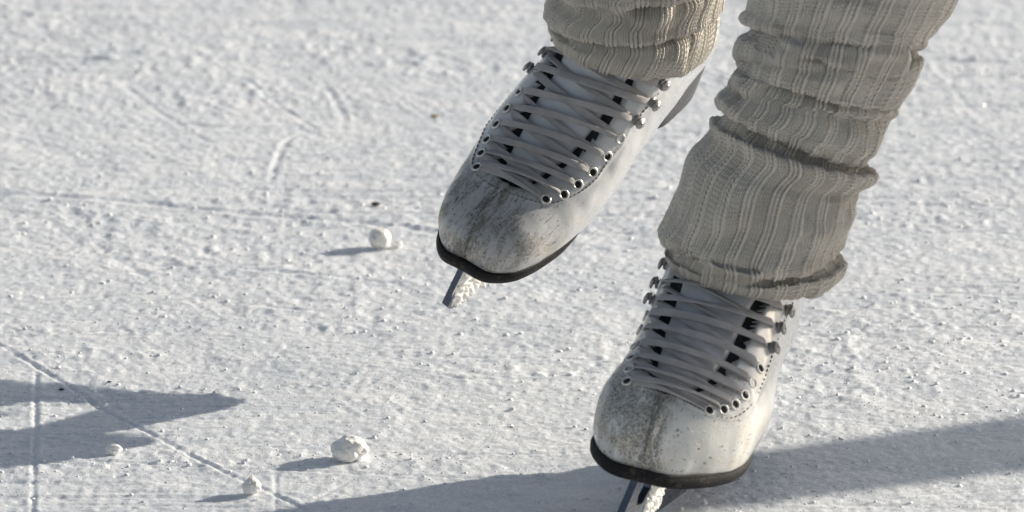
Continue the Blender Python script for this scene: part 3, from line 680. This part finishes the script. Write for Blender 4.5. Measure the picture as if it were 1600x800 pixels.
def warmer(boot, keys, label, seed, periods=21, hemoff=0.0):
    keys, fold_i = keys; keys = np.array(keys, float); flat = keys.copy()
    for f_ in fold_i:                                  # the same leg without the fold, for where a fold runs out
        a_, b_ = f_-4, f_+6
        for q in range(a_+1, b_): flat[q] = keys[a_]+(keys[b_]-keys[a_])*(q-a_)/(b_-a_)
    # depth of the hem from the shaft inside it, then follow the leg's lean upward
    ringc = boot.V0.reshape(300, -1, 3).mean(1); pc = proj(ringc); hem = keys[-2]; hc = np.array([(hem[0]+hem[2])/2, (hem[1]+hem[3])/2])
    m = boot.t > 9; j = np.where(m)[0][np.argmin(((pc[m]-hc)**2).sum(1))]
    dep = (ringc[j]-CAM)@FW+hemoff; n = len(keys); D = np.zeros(n); D[-1] = dep; cy = (keys[:, 1]+keys[:, 3])/2; cx = (keys[:, 0]+keys[:, 2])/2
    rr = np.hypot(keys[:, 2]-keys[:, 0], keys[:, 3]-keys[:, 1])/2; tau = np.arcsin(np.clip(keys[:, 4]/rr, 0, .8))
    def fronthit(i):
        r_ = (rr[i])*dep/FPX; q = (cx[i], cy[i]+keys[i, 4]*1.0); best = 9.
        for dx in (-.6, -.3, 0, .3, .6):
            q = (cx[i]+dx*rr[i], cy[i]+dx*(keys[i, 3]-keys[i, 1])/2+keys[i, 4]*math.sqrt(1-dx*dx)-2)
            hit = boot.bvh.ray_cast(Vector(CAM), Vector(ray(*q)).normalized())
            if hit[0] is not None: best = min(best, (np.array(hit[0])-CAM)@FW+r_*math.sqrt(1-dx*dx)*math.cos(tau[i])-.005)
        return best
    D[-1] = min(dep, fronthit(n-3)); print(label[:20], 'hem depth', dep, D[-1])
    for i in range(n-2, -1, -1):
        D[i] = D[i+1]-(cy[i+1]-cy[i])*dep/FPX*math.tan(tau[i])*.9; D[i] = min(D[i], fronthit(i))
    per = 54 if True else 30; nth = periods*9*8; nr = 540
    seglen = np.concatenate([[0], np.cumsum(np.maximum(np.hypot(np.diff(cx), np.diff(cy)), 4.))])
    sq = np.linspace(0, seglen[-1], nr)
    kk = np.concatenate([keys, D[:, None]], 1); kf = np.concatenate([flat, D[:, None]], 1)
    th = np.linspace(0, 2*np.pi, nth, endpoint=False)
    S, TH = np.meshgrid(sq, th, indexing='ij')
    cs, sn = np.cos(TH), np.sin(TH)
    # wander of the folds round the leg
    wob = 15*vnoise(cs*1.6+seed, sn*1.6, S*.012+.01, seed)+4*vnoise(cs*4+seed, sn*4, S*.02+.01, seed+4)
    fadeh = smooth01(seglen[-1]-S, 0, 60)
    S2 = np.clip(S+wob*fadeh, 0, seglen[-1])
    idx = np.interp(S2.ravel(), seglen, np.arange(n)); K = interp(kk, idx).reshape(nr, nth, 6)
    fm = smooth01(vnoise(cs*1.3+seed*2.1, sn*1.3, S*.006+.01, seed+40)+.25*vnoise(cs*4, sn*4, S*.03+.01, seed+41), -.85, -.25)[..., None]
    K = K*fm+interp(kf, idx).reshape(nr, nth, 6)*(1-fm)
    Lp = np.stack([K[..., 0], K[..., 1]], -1); Rp = np.stack([K[..., 2], K[..., 3]], -1); c2 = (Lp+Rp)/2; u2 = (Rp-Lp)/2
    d = K[..., 5]; sc_ = d/FPX
    C3 = CAM+d[..., None]*(FW+RT*((c2[..., 0]-800)/FPX)[..., None]+UP*((400-c2[..., 1])/FPX)[..., None])
    U3 = (RT*u2[..., 0][..., None]-UP*u2[..., 1][..., None])*sc_[..., None]
    r3 = np.linalg.norm(U3, axis=-1); ta = np.arcsin(np.clip(K[..., 4]*sc_/r3, 0, .8))
    Wv = (-FW*np.cos(ta)[..., None]-UP*np.sin(ta)[..., None])*r3[..., None]*1.04
    P = C3+U3*cs[..., None]+Wv*sn[..., None]
    def normals(P):
        a = np.gradient(P, axis=0); b = np.roll(P, -1, 1)-np.roll(P, 1, 1); N_ = np.cross(a, b); N_ /= np.linalg.norm(N_, axis=2)[..., None]+1e-12
        return N_*np.sign(((P-P.mean(1, keepdims=True))*N_).sum(-1).mean()+1e-9)
    rad = (P-C3)/(np.linalg.norm(P-C3, axis=-1)[..., None]+1e-9)
    # soft dents and slack
    dent = .0024*vnoise(cs*2.2+seed, sn*2.2, S*.02+.01, seed+9)+.0013*vnoise(cs*5+seed, sn*5, S*.035+.01, seed+11)
    sl = vnoise(cs*2.5+seed, sn*2.5, S*.006+.01, seed+15); diag = np.sin(S*.07+TH*3.0+2.5*sl+seed)*smooth01(sl, -.1, .7); dent = dent+.0024*diag
    P = P+rad*dent[..., None]
    N_ = normals(P)
    vlen = np.concatenate([[0], np.cumsum(np.linalg.norm(np.diff(P, axis=0), axis=2).mean(1))])
    # ribs: per repeat 9 stitch columns; three stand proud, six lie in a flat band
    uo = TH/(2*np.pi)*periods+  .06*vnoise(S*.012+seed, cs*1.1, sn*1.1+.01, seed+20)+.03*vnoise(S*.05+seed, cs*2, sn*2+.01, seed+21)
    fr = (uo % 1.)*9; rib = fr < 3
    rib = fr < 4.5; rp = fr/1.5                           # three fat ribs with deep channels, then a flat band of four or five stitch columns
    prof_ = np.where(rib, -.0010+.0021*np.abs(np.sin(np.pi*rp))**.7, -.0004+.0006*np.abs(np.sin(np.pi*(fr-.5)))-.0009*np.exp(-((np.minimum(fr-4.5, 9-fr))/.35)**2))
    prof_ = prof_*(1+.25*vnoise(cs*3+seed, sn*3, S*.05+.01, seed+30))
    row = vlen[:, None]/.0021
    prof_ = prof_+.00034*np.where(rib, .35, 1.)*np.sin(2*np.pi*(row+.75*np.abs((fr % 1)-.5)*2))
    P = P+N_*prof_[..., None]
    uv = np.stack([np.broadcast_to(TH/(2*np.pi)*periods*9, S.shape)*0+uo*9, np.broadcast_to(row, S.shape)], -1)
    F = grid_faces(nr, nth, False, True)
    loopuv = uv.reshape(-1, 2)[F.ravel()].reshape(-1, 4, 2).copy()
    span = loopuv[..., 0].max(1)-loopuv[..., 0].min(1); bad = span > periods
    loopuv[bad, :, 0] = np.where(loopuv[bad, :, 0] < periods*4.5, loopuv[bad, :, 0]+periods*9, loopuv[bad, :, 0])
    o = mesh('leg_warmer', P.reshape(-1, 3), F, KNIT, person, uv=loopuv.reshape(-1, 2), label=label)
    # loose fibres
    nf = 9000; i = rng.integers(4, nr-4, nf); j = rng.integers(0, nth, nf); A = P[i, j]; N2 = N_[i, j]; rd = rng.normal(size=(nf, 3)); rd /= np.linalg.norm(rd, axis=1)[:, None]
    ln = rng.uniform(.0010, .0036, nf)[:, None]; m1 = A+N2*ln*.5+rd*ln*.35; m2 = m1+N2*ln*.15+rd*ln*.6; wv = np.cross(N2, rd); wv /= np.linalg.norm(wv, axis=1)[:, None]+1e-9; wv *= .00006
    FV = np.stack([A-wv, A+wv, m1+wv, m1-wv, m2+wv*.4, m2-wv*.4], 1).reshape(-1, 3); b6 = (np.arange(nf)*6)[:, None]
    mesh('yarn_fuzz', FV, np.concatenate([b6+np.array([[0, 1, 2, 3]]), b6+np.array([[3, 2, 4, 5]])]), KNIT, o, kind='stuff', smooth=False)
    return C3[:, 0], C3
axS, _ = warmer(bS, WS, 'slouched cream leg warmer in deep folds over the standing skate', 3)
axR, _ = warmer(bR, WR, 'cream leg warmer with sunlit edge over the lifted skate', 8)

# body mesh: one continuous figure grown from joints
def body_mesh():
    J = []; E_ = []; Rd = []
    def add(p, r, par=None):
        J.append(np.asarray(p, float)); Rd.append(r)
        if par is not None: E_.append((par, len(J)-1))
        return len(J)-1
    aS, aR = bS.W((5.6, 0, 9)), bR.W((5.6, 0, 9)); topS, topR = axS[0], axR[0]
    dS = (topS-aS)/np.linalg.norm(topS-aS); dR = (topR-aR)/np.linalg.norm(topR-aR)
    kS = aS+dS*.40; kR = aR+dR*.40
    hipc = (kS+kR)/2+np.array([.05, .16, .42]); hr = np.array([.10, -.02, 0])
    pel = add(hipc, .13)
    for k_, a_, sg, bo in ((kS, aS, 1, bS), (kR, aR, -1, bR)):
        h_ = add(hipc+hr*sg+np.array([0, 0, -.05]), .095, pel); q = add((hipc+hr*sg+k_)/2, .075, h_); kn = add(k_, .056, q)
        cf = add(k_+(a_-k_)*.35, .050, kn); c2 = add(k_+(a_-k_)*.75, .031, cf); an = add(a_, .026, c2)
        hl = add(bo.W((6.5, 0, 6.0)), .022, an); ml = add(bo.W((13, 0, 3.6)), .014, hl); add(bo.W((20.5, bo.K[5, 8], 2.6)), .011, ml)
    w_ = add(hipc+[0, -.02, .20], .115, pel); ch = add(hipc+[0, -.05, .42], .135, w_); nk = add(hipc+[0, -.05, .56], .055, ch); hd = add(hipc+[0, -.07, .66], .080, nk); add(hipc+[0, -.07, .76], .085, hd)
    for sg in (1, -1):
        sh = add(hipc+[.17*sg, -.05, .50], .055, ch); el = add(hipc+[.33*sg, -.06, .30], .038, sh); wr = add(hipc+[.42*sg, -.16, .12], .026, el); add(hipc+[.45*sg, -.22, .06], .028, wr)
    body.from_pydata([(p_-P0).tolist() for p_ in J], E_, [])
    person.data.materials.append(SKIN)
    md = person.modifiers.new('skin', 'SKIN')
    sv = body.skin_vertices[0].data if body.skin_vertices else None
    if sv is None:
        body.attributes; 
    for i, r_ in enumerate(Rd): sv[i].radius = (r_, r_)
    sv[0].use_root = True
    person.modifiers.new('smooth', 'SUBSURF').render_levels = 2
    md.use_smooth_shade = True
body_mesh()

# ------------------------------------------------------------------ added stand-in for the unknown thing throwing the long shadow from the right
ga, gb2 = ground(1600, 637), ground(930, 740); gn = ground(1600, 728)
SD = (ga-gb2)[:2]; SD /= np.linalg.norm(SD); width0 = abs((gn-ga)[:2]@np.array([-SD[1], SD[0]])); _a = math.atan2(SD[1], SD[0])-R(4); SD = np.array([math.cos(_a), math.sin(_a)])                       # towards the sun, over the ice
nrm = np.array([-SD[1], SD[0]]); width = width0
print('sun azimuth', math.degrees(math.atan2(SD[1], SD[0])), 'band', width)
EL = R(17.5)
e1, e2 = ground(1290, 690)[:2], ground(1290, 775)[:2]; width = abs((e1-e2)@nrm); midl = (e1+e2)/2
caster_xy = midl+SD*1.75
def shadow_caster(x, y, r, hgt):  # invented upright, placed out of view to cast the band of shade
    o = bpy.data.objects.new('shadow_caster', None); o.location = (x, y, 0); link(o, None, label='grey upright added out of view to throw the long shadow from the right', category='shadow_caster')
    pt = m_plain('caster_grey', (.30, .31, .33), .45)
    c = np.array([x, y, -.01]); up = np.array([0, 0, 1.])
    mesh('shaft', *lathe(c, up, [(r, 0), (r, hgt), (r*.9, hgt+.01), (.001, hgt+.012)], 48), pt, o)
    mesh('shade_collar', *lathe(c+np.array([-nrm[0]*.038, -nrm[1]*.038, .692]), up, [(.001, 0), (r+.038, .0), (r+.040, .02), (r+.040, 1.9), (r+.03, 1.92), (.001, 1.922)], 48), pt, o)  # wider upper part, added to shade the standing leg and boot above the toe
    mesh('caster_base', *lathe(c, up, [(r*1.01, .03), (r*1.2, .03), (r*1.2, .0)], 48), pt, o)
shadow_caster(caster_xy[0], caster_xy[1], width/2, 2.6)

# ------------------------------------------------------------------ light
sun = bpy.data.lights.new('sun', 'SUN'); sun.energy = 5.0; sun.angle = R(.65); sun.color = (1, .92, .79)
so = bpy.data.objects.new('sun', sun); col.objects.link(so)
tos = Vector((SD[0]*math.cos(EL), SD[1]*math.cos(EL), math.sin(EL)))
so.rotation_euler = tos.to_track_quat('Z', 'Y').to_euler()
w = bpy.data.worlds.new('World'); sc.world = w; w.use_nodes = True
nt = w.node_tree; bg = nt.nodes['Background']; sk = nt.nodes.new('ShaderNodeTexSky'); sk.sky_type = 'NISHITA'; sk.sun_disc = False
sk.sun_elevation = EL; sk.sun_rotation = math.atan2(SD[0], SD[1]); sk.air_density = 1.0; sk.dust_density = 1.5; sk.ozone_density = 1.0
hs = nt.nodes.new('ShaderNodeHueSaturation'); hs.inputs['Saturation'].default_value = .58; nt.links.new(sk.outputs[0], hs.inputs['Color']); nt.links.new(hs.outputs[0], bg.inputs[0]); bg.inputs[1].default_value = .09
vs = sc.view_settings; vs.view_transform = 'Standard'; vs.look = 'None'; vs.exposure = 0.45; vs.gamma = 1; vs.use_curve_mapping = False
sc.render.engine = 'CYCLES'; sc.cycles.max_bounces = 8; sc.cycles.diffuse_bounces = 4; sc.cycles.use_denoising = True
